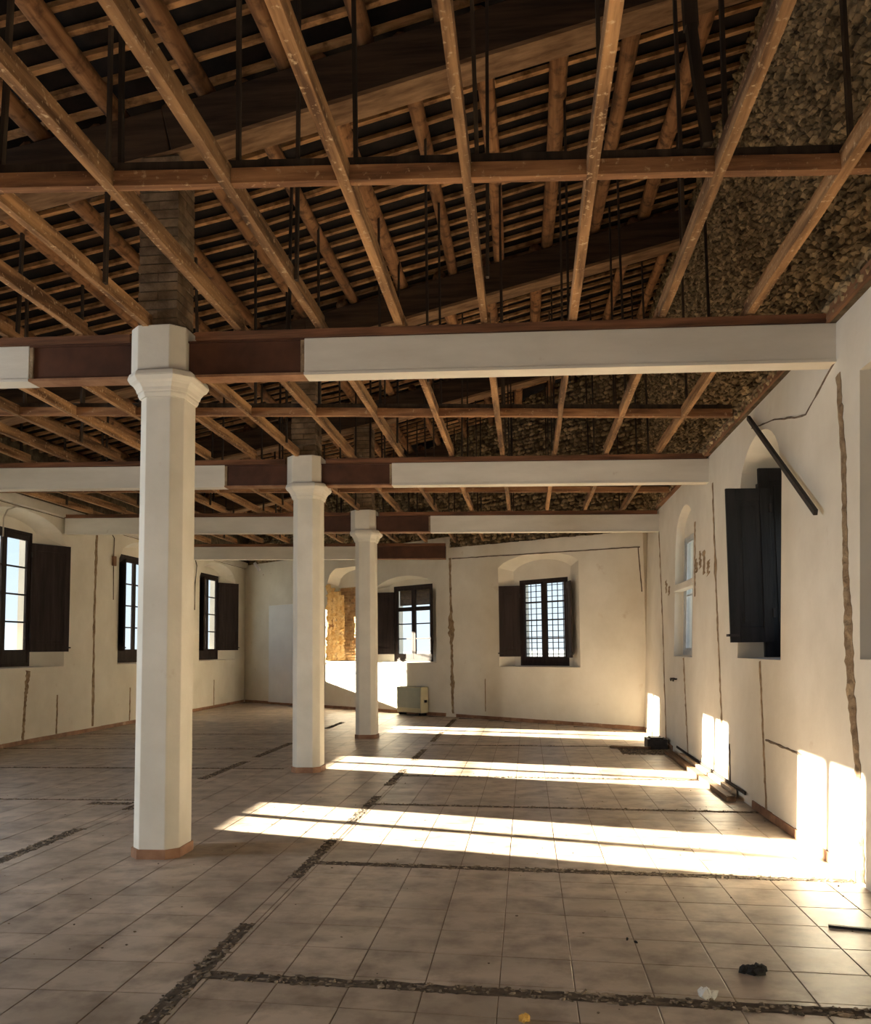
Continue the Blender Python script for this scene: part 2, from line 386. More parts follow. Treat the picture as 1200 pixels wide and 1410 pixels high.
ribbon(wall_right, MR, [(8.26, .04), (8.41, .8), (8.53, 1.4)], lambda t: .045 + .05 * max(0, t - .7), C_, n=30)
ribbon(wall_right, MR, [(12.13, .1), (12.57, 1.38)], .05, C_, n=30)
ribbon(wall_right, MR, [(13.95, .0), (14.55, 2.0), (15.1, 3.5)], .045, C_, n=40)
ribbon(wall_right, MR, [(8.3, .69), (7.26, .68)], .02, DL, name='dark_line', n=14)
ribbon(wall_right, MR, [(9.67, .1), (9.73, .5)], .04, DL, name='dark_line', n=10)
ribbon(wall_right, MR, [(11.85, 3.2), (11.82, 2.6), (11.8, 2.2)], .06, C_, n=24, jit=.7)
for yy, zz, hh in ((11.7, 2.6, .18), (11.45, 2.66, .22), (11.2, 2.6, .3), (10.95, 2.5, .16), (14.2, 2.5, .2), (13.9, 2.42, .12)):
    ribbon(wall_right, MR, [(yy, zz - hh / 2), (yy + .03, zz + hh / 2)], .12, C_, n=8, jit=.8)
ribbon(wall_right, MR, [(8.9, 3.72), (8.2, 3.62), (7.2, 3.40), (6.5, 3.62)], .015, DL, name='dark_line', n=24, jit=.8)

# ------------------------------------------------------------------ windows
def slab(mb, h, d, u0, u1, z0, z1, t0, t1):    # leaf: h hinge (x,y), d unit plan direction, t thickness offset
    pr = (-d[1], d[0])
    mb.box(u0, u1, t0, t1, z0, z1, lambda u, t, z: (h[0] + d[0] * u + pr[0] * t, h[1] + d[1] * u + pr[1] * t, z))
def shutter(parent, h, end, z0, z1, m, th=.035, knob=True):
    dx, dy = end[0] - h[0], end[1] - h[1]; w = math.hypot(dx, dy); d = (dx / w, dy / w)
    e_ = empty('shutter', (h[0], h[1], z0)); e_.parent = parent; e_.location = Vector((h[0], h[1], z0)) - origin(parent)
    mb = MB(); st = .10
    slab(mb, h, d, 0, st, z0, z1, -th / 2, th / 2); slab(mb, h, d, w - st, w, z0, z1, -th / 2, th / 2)
    slab(mb, h, d, st, w - st, z0, z0 + .15, -th / 2, th / 2); slab(mb, h, d, st, w - st, z1 - .13, z1, -th / 2, th / 2)
    obj('shutter_frame', mb, m, e_, bevel=.004)
    mb = MB(); slab(mb, h, d, st, w - st, z0 + .15, z1 - .13, -th * .18, th * .18)
    slab(mb, h, d, st + .05, w - st - .05, z0 + .2, z1 - .18, -th * .36, th * .36)
    obj('shutter_panel', mb, m, e_, bevel=.004)
    mb = MB()
    for zz in (z0 + .25, z1 - .25): slab(mb, h, d, -.012, .012, zz, zz + .09, -th * .9, th * .9)
    if knob: slab(mb, h, d, w - .08, w + .03, z0 + .06, z0 + .085, -th * .9, th * .9)
    obj('latch_and_hinges', mb, M['iron'], e_)
    return e_
def window(name, mp, u0, u1, z0, z1, d, rows, m, kick=.2, head=.1, bars=True, mull=.11, grille=False, top_row=None):
    bx = Vector(mp((u0 + u1) / 2, z0, d)); w = struct(empty(name, bx))
    fm = MB(); f = .06; q = lambda a, b, c, e_, g, h, mb: mb.box(a, b, c, e_, g, h, lambda u, z, dd: mp(u, z, dd))
    q(u0, u0 + f, z0, z1, d, d + .09, fm); q(u1 - f, u1, z0, z1, d, d + .09, fm)
    q(u0 + f, u1 - f, z1 - f, z1, d, d + .09, fm); q(u0 + f, u1 - f, z0, z0 + f, d, d + .09, fm)
    obj('window_frame', fm, m, w, bevel=.004)
    c = (u0 + u1) / 2
    for a, b in ((u0 + f, c - .004), (c + .004, u1 - f)):
        s = empty('sash'); s.parent = w; s.location = Vector(mp((a + b) / 2, z0 + f, d)) - bx
        sm = MB(); st = mull / 2 + .01; zb, zt_ = z0 + f + kick, z1 - f - head
        q(a, a + st, z0 + f, z1 - f, d + .015, d + .06, sm); q(b - st, b, z0 + f, z1 - f, d + .015, d + .06, sm)
        q(a + st, b - st, z0 + f, zb, d + .015, d + .06, sm); q(a + st, b - st, zt_, z1 - f, d + .015, d + .06, sm)
        hs = [zb + (zt_ - zb) * i / rows for i in range(rows + 1)] if top_row is None else [zb + (top_row - zb) * i / (rows - 1) for i in range(rows)] + [zt_]
        if bars:
            for i in range(1, rows):
                bw = .014 if not (top_row and i == rows - 1) else .05
                q(a + st, b - st, hs[i] - bw, hs[i] + bw, d + .02, d + .055, sm)
        obj('sash_frame', sm, m, s, bevel=.003)
        for i in range(rows if bars else 1):
            pm = MB(); zz0, zz1 = (hs[i], hs[i + 1]) if bars else (zb, zt_)
            q(a + st, b - st, zz0, zz1, d + .035, d + .039, pm)
            obj('pane', pm, M['glass'], s)
    if grille:
        gm_ = MB()
        for i in range(1, 9):
            u = u0 + (u1 - u0) * i / 9; q(u - .007, u + .007, z0, z1, d + .2, d + .214, gm_)
        k = int((z1 - z0) / .115)
        for i in range(1, k):
            z = z0 + (z1 - z0) * i / k; q(u0, u1, z - .007, z + .007, d + .2, d + .214, gm_)
        obj('iron_grille', gm_, M['iron'], w)
    return w

for i, c in enumerate(LEFT_C):
    nm = 'window_%d' % (len(LEFT_C) - i)
    vis = c > 12
    w = window(nm, ML, c - .8, c + .8, ZS, ZH, .3, 4, M['frame'], kick=.23, head=.09, bars=vis)
    if vis:
        shutter(w, (LX - .28, c + .76), (LX + .08, c + 1.42), 1.56, 3.5, M['shutter'])
        shutter(w, (LX - .28, c - .76), (LX + .13, c - 1.385), 1.56, 3.5, M['shutter'])
# right wall windows
w = window('window_8', MR, 7.94, 9.36, 1.44, 3.0, .44, 3, M['blackshutter'], bars=True)
shutter(w, (2.385, 9.13), (2.74, 9.17), 1.43, 3.36, M['blackshutter'], th=.045, knob=False)
shutter(w, (2.47, 9.07), (2.03, 9.02), 1.58, 3.14, M['blackshutter'])
w = window('window_9', MR, 12.05, 13.38, 1.42, 3.16, .13, 2, M['paleframe'], kick=.04, head=.03)
mb = MB(); mb.box(11.95, 13.42, -.02, .12, 2.36, 2.46, lambda u, d, z: MR(u, z, d))
obj('transom', mb, M['plaster'], w, bevel=.01)
w = window('window_10', MR, 4.05, 5.7, 1.5, 3.2, .42, 3, M['blackshutter'])
mb = MB(); mb.box(4.0, 5.75, .37, .41, 1.47, 3.25, lambda u, d, z: MR(u, z, d))
obj('closed_shutter', mb, M['blackshutter'], w)
# far wall windows
w = window('window_11', MBk, 1.93, 3.24, 1.17, 2.99, .25, 4, M['frame'], kick=.13, head=.04, grille=True)
def p2(u, d): return MBk(u, 0, d)[:2]
shutter(w, p2(3.22, .23), p2(3.60, -.02), 1.36, 2.88, M['shutter'])
shutter(w, p2(1.95, .23), p2(1.62, -.06), 1.34, 2.88, M['shutter'])
w = window('window_12', MBk, 5.98, 7.40, 1.24, 3.10, .25, 4, M['frame'], kick=.13, head=.06, top_row=2.52)
shutter(w, p2(7.38, .23), p2(7.85, -.10), 1.42, 2.96, M['shutter'])
shutter(w, p2(6.00, .23), p2(5.68, -.08), 1.42, 2.96, M['shutter'])
mb = MB()
for k in range(9): mb.box(6.04, 7.34, 2.62 + k * .045, 2.662 + k * .045, .40, .43, lambda u, z, d: MBk(u, z, d))
obj('rolled_blind', mb, M['boardbrown'], w)

# bricked-up niche in the far wall
mb = MB(); mb.box(8.2, 9.8, 1.2, 3.4, .36, .42, lambda u, z, d: MBk(u, z, d))
fill = obj('brick_infill', mb, M['peeled'], wall_back)
z = 1.26; row = 0
while z < 3.15:
    u = 8.3 - (.14 if row % 2 else 0)
    while u < 9.7:
        a, b = max(u, 8.3), min(u + .27, 9.71)
        if b - a > .05:
            m_b = MB(); j = U(-.012, .008)
            m_b.box(a + .006, b - .006, z + .006, z + .066, .32 + j, .37, lambda uu, zz, d: MBk(uu, zz, d))
            obj('brick', m_b, M['brick'], wall_back, at=MBk((a + b) / 2, z, .34))
        u += .28
    z += .074; row += 1
# flaking plaster on the niche's left reveal
for k in range(4):
    ribbon(wall_back, lambda u, z, d: MBk(9.83 - u, z, u + d), [(.02 + k * .085, 1.26), (.03 + k * .085, 2.2), (.02 + k * .085, 3.3 - .1 * k)], .09, M['peeled'], name='peeling_plaster', d=-.012, n=40, jit=.5, th=.02)
mb = MB(); mb.box(9.66, 9.74, 1.25, 3.12, .27, .33, lambda u, z, d: MBk(u, z, d))
obj('brick_jamb', mb, M['peeled'], wall_back)

# flush white door panel at the far left
door = struct(empty('door_1', MBk(11.8, 0, 0)))
mb = MB(); mb.box(10.95, 12.68, .06, 2.84, -.03, .0, lambda u, z, d: MBk(u, z, d))
obj('door_panel', mb, M['white'], door, bevel=.004)
mb = MB(); mb.box(10.9, 12.73, 2.84, 2.90, -.04, .0, lambda u, z, d: MBk(u, z, d)); mb.box(12.68, 12.72, .06, 2.84, -.02, .0, lambda u, z, d: MBk(u, z, d))
obj('door_trim', mb, M['plaster'], door)

# ------------------------------------------------------------------ floor
mb = MB()
mb.poly([(-8.5, -5, -.0035), (2.3, -5, -.0035), (2.3, 16.6, -.0035), (-8.5, 25.8, -.0035)])
mb.poly([(-8.6, -5.2, -.2), (2.9, -5.2, -.2), (2.9, 18, -.2), (-8.6, 27, -.2)])
floor = struct(obj('floor', mb, M['grout']))
SK = -.073
ZONES = [dict(a0=-1.568, a1=2.145, ta=-1.535, pa=.345, tb=.20, pb=.366, sk=SK, ch=[]),
         dict(a0=-3.90, a1=-1.645, ta=-3.78, pa=.375, tb=.10, pb=.38, sk=0, ch=[]),
         dict(a0=-8.5, a1=-3.99, ta=-8.5, pa=.375, tb=.10, pb=.38, sk=0, ch=[])]
ZONES[0]['ch'] = [(-1.6, 2.2, 4.06 - .04, 4.06 + .045), (-1.6, 2.2, 6.26 - .04, 6.26 + .045), (-1.6, 2.2, 8.66 - .03, 8.66 + .04), (-1.6, 2.2, 10.62 - .03, 10.62 + .04),
                  (-1.6, 2.2, 14.0, 14.06), (1.35, 2.2, 13.1, 13.85)]
ZONES[2]['ch'] = [(-8.5, -3.99, 11.27, 11.33), (-6.2, -3.99, 8.86, 8.90), (-8.5, -3.99, 13.5, 13.54), (-8.5, -3.99, 15.85, 15.90), (-4.5, -4.05, 8.62, 8.74)]
ZONES[1]['ch'] = [(-3.9, -3.2, 11.27, 11.31)]
LONG = [(-1.645, -1.568, [(2.0, 4.95), (5.95, 7.2), (7.85, 9.25), (9.95, 11.3), (12.2, 13.5), (14.6, 16.3), (17.3, 19.2)]),
        (-4.0, -3.90, [(5.6, 7.45), (8.35, 8.9), (10.35, 12.0), (12.5, 14.4), (17.0, 18.5)])]
pieces = []
def sub(rects, c):
    out = []
    for (a, b, x, y) in rects:
        if c[1] <= a or c[0] >= b or c[3] <= x or c[2] >= y: out.append((a, b, x, y)); continue
        if c[0] > a: out.append((a, c[0], x, y))
        if c[1] < b: out.append((c[1], b, x, y))
        m0, m1 = max(a, c[0]), min(b, c[1])
        if c[2] > x: out.append((m0, m1, x, c[2]))
        if c[3] < y: out.append((m0, m1, c[3], y))
    return [r for r in out if r[1] - r[0] > .008 and r[3] - r[2] > .012]
def bmax(x): return by(x) - .02
for Z in ZONES:
    i = -1
    a = Z['ta'] - Z['pa']
    while a < Z['a1']:
        b = -3 + Z['tb']
        while b < 27:
            r = (max(a, Z['a0']), min(a + Z['pa'], Z['a1']), b, b + Z['pb'])
            if r[1] - r[0] > .008 and r[3] + Z['sk'] * r[0] < bmax(r[1]) + .25:
                rs = [r]
                for c in Z['ch']: rs = sub(rs, c)
                g_ = .0028
                for q in rs: pieces.append((q[0] + g_, q[1] - g_, q[2] + g_, q[3] - g_, Z['sk']))
            b += Z['pb']
        a += Z['pa']
# solid runs between the chased dashes of the two long partition lines
for a0, a1, segs in LONG:
    y = -3
    for s0, s1 in segs + [(22, 22.1)]:
        yy = y
        while yy < s0 - .03:
            e2 = min(yy + .37, s0)
            if e2 < bmax(a1): pieces.append((a0 + .003, a1 - .003, yy + .003, e2 - .003, 0))
            yy = e2
        y = s1
def proj(p):
    d = Vector(p) - Vector((0, 0, CAM_H)); z = d.dot(FW)
    return (600 + 1200 * d.dot(RT) / z, 800 - 1200 * d.dot(UP) / z, z) if z > .1 else (-1e4, -1e4, z)
def tile_pts(q, x0=0, y0=0):
    a, b, c, d, sk = q
    jx = U(-.0006, .0006)
    return [(a - x0, c + sk * a - y0, -.012), (b - x0, c + sk * b - y0, -.012), (b - x0, d + sk * b - y0, -.012), (a - x0, d + sk * a - y0, -.012)], jx
vis_p = []; rest = []
for q in pieces:
    c = ((q[0] + q[1]) / 2, (q[2] + q[3]) / 2 + q[4] * (q[0] + q[1]) / 2, 0)
    x, y, z = proj(c)
    if -60 < x < 1260 and 880 < y < 1480: vis_p.append(((q[1] - q[0]) * (q[3] - q[2]) / z ** 3, q))
    else: rest.append(q)
vis_p.sort(key=lambda t: -t[0])
def tile_mb(mb, q):
    lo, j = tile_pts(q); t = .0025; top = [(x, y, j) for x, y, _ in lo]
    cx = sum(p[0] for p in lo) / 4; cy = sum(p[1] for p in lo) / 4
    mid = [(x, y, j - .0015) for x, y, _ in lo]
    top = [(x + math.copysign(t, cx - x), y + math.copysign(t, cy - y), j + U(-.0004, .0004)) for x, y, _ in top]
    mb.rings([lo, mid, top])
for k, (_, q) in enumerate(vis_p):
    if k < 300:
        mb = MB(); tile_mb(mb, q)
        obj('tile', mb, M['tile'], floor, at=((q[0] + q[1]) / 2, (q[2] + q[3]) / 2 + q[4] * (q[0] + q[1]) / 2, 0))
    else: rest.append(q)
mb = MB()
for q in rest: tile_mb(mb, q)
stuff(obj('tiling', mb, M['tile'], floor))
# chased trenches: dirt bed and broken rubble
tr = MB(); rb = MB(); X_, Y_, Z_ = Vector((1, 0, 0)), Vector((0, 1, 0)), Vector((0, 0, 1))
def trench(a0, a1, b0, b1, sk, dens=1.0):
    al = (a1 - a0) > (b1 - b0); L0, L1, W0, W1 = (a0, a1, b0, b1) if al else (b0, b1, a0, a1)
    n = max(4, int((L1 - L0) / .035)); half = (W1 - W0) / 2; mid = (W0 + W1) / 2
    def P(l, w, z): x, y = (l, w) if al else (w, l); return (x, y + sk * x, z)
    ring = []
    for i in range(n + 1):     # spilled grit with ragged edges, lapping over the tile edges
        l = L0 + (L1 - L0) * i / n; e1, e2 = half * U(.75, 1.35), half * U(.75, 1.35)
        ring.append([P(l, mid - e1, .0004), P(l, mid - e1 * .6, .002), P(l, mid, -.001), P(l, mid + e2 * .6, .002), P(l, mid + e2, .0004), P(l, mid, -.003)])
    tr.rings(ring)
    for _ in range(int((L1 - L0) * (W1 - W0) * 1500 * dens) + 6):
        l = U(L0, L1); w = mid + half * U(-1.25, 1.25); s = U(.003, .012)
        if R() < .08: s *= 1.8
        t = U(0, 3.14); c, s_ = math.cos(t), math.sin(t); x, y, _z = P(l, w, 0)
        rb.stone((x, y, .001), (X_ * c + Y_ * s_) * s * U(1.2, 2.2), (Y_ * c - X_ * s_) * s, Z_ * U(.002, .008), .4)
for Z in ZONES:
    for (a0, a1, b0, b1) in Z['ch']:
        trench(max(a0, Z['a0']), min(a1, Z['a1']), b0, b1, Z['sk'])
for a0, a1, segs in LONG:
    for s0, s1 in segs: trench(a0, a1, s0, s1, 0)
for _ in range(260):   # loose grit on the tiles
    x, y = U(-6, 2.1), U(3.5, 13); s = U(.002, .007)
    rb.stone((x, y, s * .4), X_ * s * 1.3, Y_ * s, Z_ * s * .6, .3)
obj('trench_bed', tr, M['trench'], floor)
stuff(obj('rubble', rb, M['debris'], floor))

# skirting tiles
def skirting(name, mp, ua, ub, skip=(), h=.075, L_=.33):
    root = struct(empty(name, mp(ua, 0, 0))); u = ua
    while u < ub - .02:
        e2 = min(u + L_, ub)
        if not any(s0 < (u + e2) / 2 < s1 for s0, s1 in skip):
            mb = MB(); mb.box(u + .002, e2 - .002, .002, h + U(-.003, .003), -.012 + U(-.002, .002), .002, lambda uu, z, d: mp(uu, z, d))
            obj('skirting_tile', mb, M['terracotta'], root, at=mp((u + e2) / 2, 0, -.006))
        u = e2
skirting('baseboard_left', ML, 11.5, 25.6)
skirting('baseboard_right', MR, 6.1, 16.5, skip=[(8.6, 13.4)])
skirting('baseboard_back', MBk, .02, 14.0, skip=[(4.95, 5.2)])

# ------------------------------------------------------------------ columns and cross beams
CX = -2.825
def octo(x, y, z, hx, hy, c):
    return [(x + a, y + b, z) for a, b in ((-hx + c, -hy), (hx - c, -hy), (hx, -hy + c), (hx, hy - c), (hx - c, hy), (-hx + c, hy), (-hx, hy - c), (-hx, -hy + c))]
COLS = [(6.60, 'white octagonal pillar nearest the camera, with moulded capital and terracotta skirting'),
        (11.12, 'white octagonal pillar, middle one of the row of three, standing before the white far-left door panel'),
        (15.25, 'white octagonal pillar, smallest and furthest of the row, between brick niche and far dark window')]
BZ = [3.725, 3.695, 3.635, 3.60]
for i, (cy, lab) in enumerate(COLS):
    e_ = thing(empty('pillar', (CX, cy, 0)), lab, 'pillar', 'row of white octagonal pillars')
    zc = BZ[i] - .035
    mb = MB(); mb.rings([octo(CX, cy, z, .18 - z * .001, .20 - z * .001, .078) for z in (0, .08, 1.2, 2.4, zc - .155)])
    obj('shaft', mb, M['column'], e_, bevel=.006)
    mb = MB()
    pr = [(-.16, .222), (-.135, .232), (-.12, .232), (-.115, .240), (-.09, .246), (-.06, .265), (-.045, .285), (-.012, .302), (-.010, .30), (0, .30), (.03, .29), (.045, .272)]
    mb.rings([octo(CX, cy, zc + dz, h - .035, h - .01, h * .38) for dz, h in pr])
    obj('capital', mb, M['column'], e_)
    mb = MB(); mb.rings([octo(CX - .03, cy, z, .225, .235, .095) for z in (zc + .03, zc + .2, zc + .405)])
    obj('head_block', mb, M['column'], e_, bevel=.008)
    o_ = octo(CX, cy, 0, .194, .214, .083); n_ = octo(CX, cy, 0, .1795, .1995, .0778)
    for k in range(8):
        a, b, a2, b2 = o_[k], o_[(k + 1) % 8], n_[k], n_[(k + 1) % 8]
        mb = MB(); mb.hexa([a, b, b2, a2] + [(p[0], p[1], .07) for p in (a, b, b2, a2)])
        obj('skirting_tile', mb, M['terracotta'], e_, at=((a[0] + b[0]) / 2, (a[1] + b[1]) / 2, 0))
    # brick pier carrying the roof beam
    zt = zu(CX) - .005; z0 = zc + .405
    pe = thing(empty('brick_pier', (CX, cy, z0)), ('dusty brick pier above the %s white pillar, under the dark roof beam' % ('nearest', 'middle', 'furthest')[i]), 'pier', 'brick piers over the pillars')
    mb = MB(); mb.box(CX - .18, CX + .12, cy - .16, cy + .16, z0, zt)
    obj('mortar_core', mb, M['rubbleback'], pe)
    z = z0; row = 0
    while z < zt - .02:
        z1 = min(z + .066, zt)
        rects = ((-.19, -.033, -.17, .17), (-.027, .13, -.17, .17)) if row % 2 else ((-.19, .13, -.17, -.003), (-.19, .13, .003, .17))
        for (a, b, c, d) in rects:
            mb = MB(); j = U(-.006, .006)
            mb.box(CX + a + j, CX + b + j, cy + c, cy + d, z + .005, z1)
            obj('brick', mb, M['pierbrick'], pe, at=(CX + (a + b) / 2, cy + (c + d) / 2, z))
        z += .074; row += 1
BEAMS = [(6.5, -3.96, -1.69, 2.36, 'cream boxed cross beam nearest the camera with rust-red steel beside the nearest pillar'),
         (11.0, -3.93, -1.70, 2.36, 'cream boxed cross beam on the middle pillar with rust-red steel exposed'),
         (15.15, -3.60, -1.66, 2.36, 'cream boxed cross beam on the furthest pillar with a short red steel stretch'),
         (19.5, -3.78, -1.80, -1.55, 'furthest cross beam, its bare red steel end running into the far wall over the dark window')]
SL = -.019
for i, (y0, xa, xb, xe, lab) in enumerate(BEAMS):
    y1 = y0 + .15; zb = lambda x: BZ[i] + SL * (x - CX)
    xl = -8.45
    e_ = thing(empty('cross_beam', (CX, y0 + .075, BZ[i])), lab, 'beam', 'cross beams of the hall')
    def bb(mb, x0, x1, ya, yb, h0, h1):
        mb.hexa([(x0, ya, zb(x0) + h0), (x1, ya, zb(x1) + h0), (x1, yb, zb(x1) + h0), (x0, yb, zb(x0) + h0), (x0, ya, zb(x0) + h1), (x1, ya, zb(x1) + h1), (x1, yb, zb(x1) + h1), (x0, yb, zb(x0) + h1)])
    cuts = [(xl, xa), (xb, xe)] if i < 3 else [(xl, xa)]
    for a, b in cuts:
        mb = MB(); bb(mb, a, b, y0, y1, .0, .275); obj('plaster_casing', mb, M['beamwhite'], e_, bevel=.006)
        mb = MB(); bb(mb, a, b, y0 - .012, y1 + .012, -.022, .0); obj('soffit_strip', mb, M['beamwhite'], e_)
    mb = MB(); bb(mb, xa, xb, y0, y1, .262, .275); bb(mb, xa, xb, y0 + .022, y1 - .022, .0, .262)
    obj('steel_section', mb, M['steel'], e_)
    mb = MB(); bb(mb, xa, xb, y0 - .008, y1 + .008, -.02, .0); obj('lower_flange', mb, M['flange'], e_)
    mb = MB()
    for xx, s in ((xa, -1), (xb, 1)) if i < 3 else ((xa, -1),):
        bb(mb, min(xx, xx - s * .03), max(xx, xx - s * .03), y0 + .004, y1 - .004, .002, .27)
    obj('broken_plaster_edge', mb, M['chase'], e_)
    xe2 = xe if i < 3 else xb
    mb = MB(); bb(mb, xl, CX - .28 if i < 3 else xe2, y0 - .02, y0 + .05, .278, .34); 
    if i < 3: bb(mb, CX + .26, xe2 - .1, y0 - .02, y0 + .05, .278, .34)
    obj('timber_ledger', mb, M['ledger'], e_)

# ------------------------------------------------------------------ open ceiling grid: joists, battens, hangers
def zc_(x, i): return BZ[max(0, min(i, 3))] + .35 + SL * (x - CX)
ceiling = struct(empty('ceiling', (CX, 10, 4.05)))
JX = [-7.97, -7.33, -6.7, -6.07, -5.43, -4.8, -4.17, -3.53, -2.91, -2.23, -1.57, -.92, -.27, .39, 1.05, 1.69]
JX = [x - .004 * (k % 3) for k, x in enumerate(JX)]
YB = [2.1] + [b[0] for b in BEAMS]
mb = MB(); mb.box(-8.45, 2.3, 2.1, 2.25, 3.7, 3.99)
obj('cross_beam', mb, M['beamwhite'], ceiling)
for bay in range(4):
    ya, yb = YB[bay] + .0, YB[bay + 1] + .06
    for k, x in enumerate(JX):
        if bay == 3:
            yb2 = min(yb, by(x) - .05)
            if yb2 < ya + .3: continue
        else: yb2 = yb
        w_ = U(.044, .060)
        mb = MB(); mb.bar((x, ya, zc_(x, bay) + .06), (x + U(-.012, .012), yb2, zc_(x, bay if bay == 0 else bay) + .06), w_, .11, seg=6, wob=.004)
        obj('joist', mb, M['joist'], ceiling, at=(x, (ya + yb2) / 2, zc_(x, bay)))
    yc0 = (4.48, 9.18, 13.4, 17.4)[bay]; sk = (.045, .08, .05, 0)[bay]; yc = yc0
    xe = min(2.2, (18.3 - yc) / BK) if bay == 3 else 2.2
    mb = MB(); mb.bar((-8.4, yc - 8.4 * sk, zc_(-8.4, bay) + .055), (xe, yc + xe * sk, zc_(xe, bay) + .055), .06, .085, seg=16, wob=.003)
    obj('cross_batten', mb, M['batten'], ceiling)
    mb = MB(); mb.bar((-8.4, yc + .01 - 8.4 * sk, zc_(-8.4, bay) + .125), (xe, yc + .01 + xe * sk, zc_(xe, bay) + .125), .05, .05, seg=10, wob=.004)
    obj('batten_dark_top', mb, M['hanger'], ceiling)  # separate dark bar for the batten's darker upper part
    for k, x in enumerate(JX):
        for dy, ok in ((0.03, True), (1.25, k % 2 == 0), (-1.2, k % 2 == 1 and bay > 0)):
            yy = yc + dy + sk * x
            if not ok or yy > by(x) - .3: continue
            xx = x + .05
            zt = zu(xx) + .5
            mb = MB(); mb.bar((xx, yy, zc_(x, bay) + .02), (xx + U(-.04, .04), yy + U(-.05, .05), zt), .022, U(.03, .045), seg=3, wob=.003, up=(0, 1, 0))
            obj('hanger', mb, M['hanger'], ceiling, at=(xx, yy, zc_(x, bay)))
mb = MB(); mb.bar((.97, 4.42, 4.12), (.90, 4.40, 4.75), .05, .06, seg=4, wob=.005, up=(0, 1, 0)); obj('hanger', mb, M['hanger'], ceiling, at=(.97, 4.42, 4.1))
mb = MB(); mb.bar((.90, 4.40, 4.74), (.84, 4.42, zu(.84) + .45), .07, .06, seg=4, wob=.005, up=(0, 1, 0)); obj('hanger', mb, M['hanger'], ceiling, at=(.9, 4.42, 4.8))
mb = MB()
for ya, yb in ((2.3, 6.5), (6.74, 11.0), (11.24, 15.1)):
    mb.bar((RX(3.9) - .02, ya, 3.95), (RX(3.9) - .02, yb, 3.95), .10, .10, seg=8, wob=.004)
obj('wall_ledger', mb, M['ledgery'], ceiling)

# ------------------------------------------------------------------ roof: sloping beams, round purlins, laths, tile deck
RY = [2.2, 6.6, 11.12, 15.25, 19.6]
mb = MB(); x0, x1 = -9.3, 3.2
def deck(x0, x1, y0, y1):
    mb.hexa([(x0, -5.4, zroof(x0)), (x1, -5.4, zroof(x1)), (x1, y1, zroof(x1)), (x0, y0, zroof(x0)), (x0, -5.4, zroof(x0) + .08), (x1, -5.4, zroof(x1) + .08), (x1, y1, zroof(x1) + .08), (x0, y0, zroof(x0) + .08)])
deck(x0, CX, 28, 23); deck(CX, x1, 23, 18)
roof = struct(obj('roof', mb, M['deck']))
LABR = ['dark squared roof beam behind the camera', 'massive dark sloping roof beam over the nearest pillar, its lit-coloured underside rising to the right', 'dark sloping roof beam over the middle pillar, half hidden by ceiling joists', 'dark sloping roof beam over the furthest pillar', 'dark sloping roof beam stub near the far wall']
for i, y in enumerate(RY):
    xr = 2.2 if i < 4 else -1.6
    if i in (0, 4): e_ = roof
    else: e_ = thing(empty('roof_beam', (CX, y, zu(CX))), LABR[i], 'beam', 'sloping roof beams')
    mb = MB(); mb2 = MB()
    for a, b in ((-8.5, CX), (CX, xr)):
        mb.bar((a, y, zu(a) + .23), (b, y, zu(b) + .23), .27, .38, seg=6, wob=.003)
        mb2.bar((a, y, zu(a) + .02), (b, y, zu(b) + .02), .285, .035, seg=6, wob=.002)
    obj('timber', mb, M['rafter'], e_, bevel=.012)
    obj('lit_underside', mb2, M['litsoffit'], e_)  # added plank, coloured pale to imitate floor light on the beam's underside
OFF = [0, .30, .12, .4, .2]
PX0 = [[-1.24 + .66 * k for k in range(-10, 6)], [-.92 + .64 * k for k in range(-11, 5)], [-8.0 + .63 * k for k in range(17)], [-8.15 + .62 * k for k in range(15)], [-8.0 + .63 * k for k in range(10)]]
RYX = [-1.5] + RY + [25]
for b in range(5):
    ya, yb = RYX[b + 1] + .02, (RYX[b + 2] + .05)
    for x in PX0[b]:
        if x > 2.1: continue
        y2 = min(yb, by(x) - .02)
        if y2 < ya + .4: continue
        r0 = U(.07, .092); xx = x + U(-.03, .03)
        pts = [(xx + .03 * math.sin(3 * t + x), ya + (y2 - ya) * t, zu(xx) + .42 + r0 + .012 * math.sin(5 * t + 2 * x)) for t in [q / 7 for q in range(8)]]
        mb = MB(); mb.tube(pts, lambda t, r0=r0: r0 * (1.04 - .14 * t), 10, .03)
        obj('purlin', mb, M['purlin'], roof, smooth=True, at=(xx, (ya + y2) / 2, zu(xx)))
y = 2.3; n = 0
while y < 25:
    for (a, b) in ((-8.45, -5.6), (-5.65, CX), (CX, -.2), (-.25, 2.22)):
        if y > by((a + b) / 2): continue
        b2 = min(b, (18.38 - y) / BK - .05) if y > by(b) else b
        if b2 - a < .3: continue
        jy = U(-.02, .02); j2 = U(-.03, .03); zz = .42 + .175
        mb = MB(); mb.bar((a, y + jy, zu(a) + zz + .02), (b2, y + jy + j2, zu(b2) + zz + .02), .055, .042, seg=4, wob=.004)
        obj('lath', mb, M['lath'], roof, at=((a + b2) / 2, y, zu((a + b2) / 2) + zz)); n += 1
    y += .285

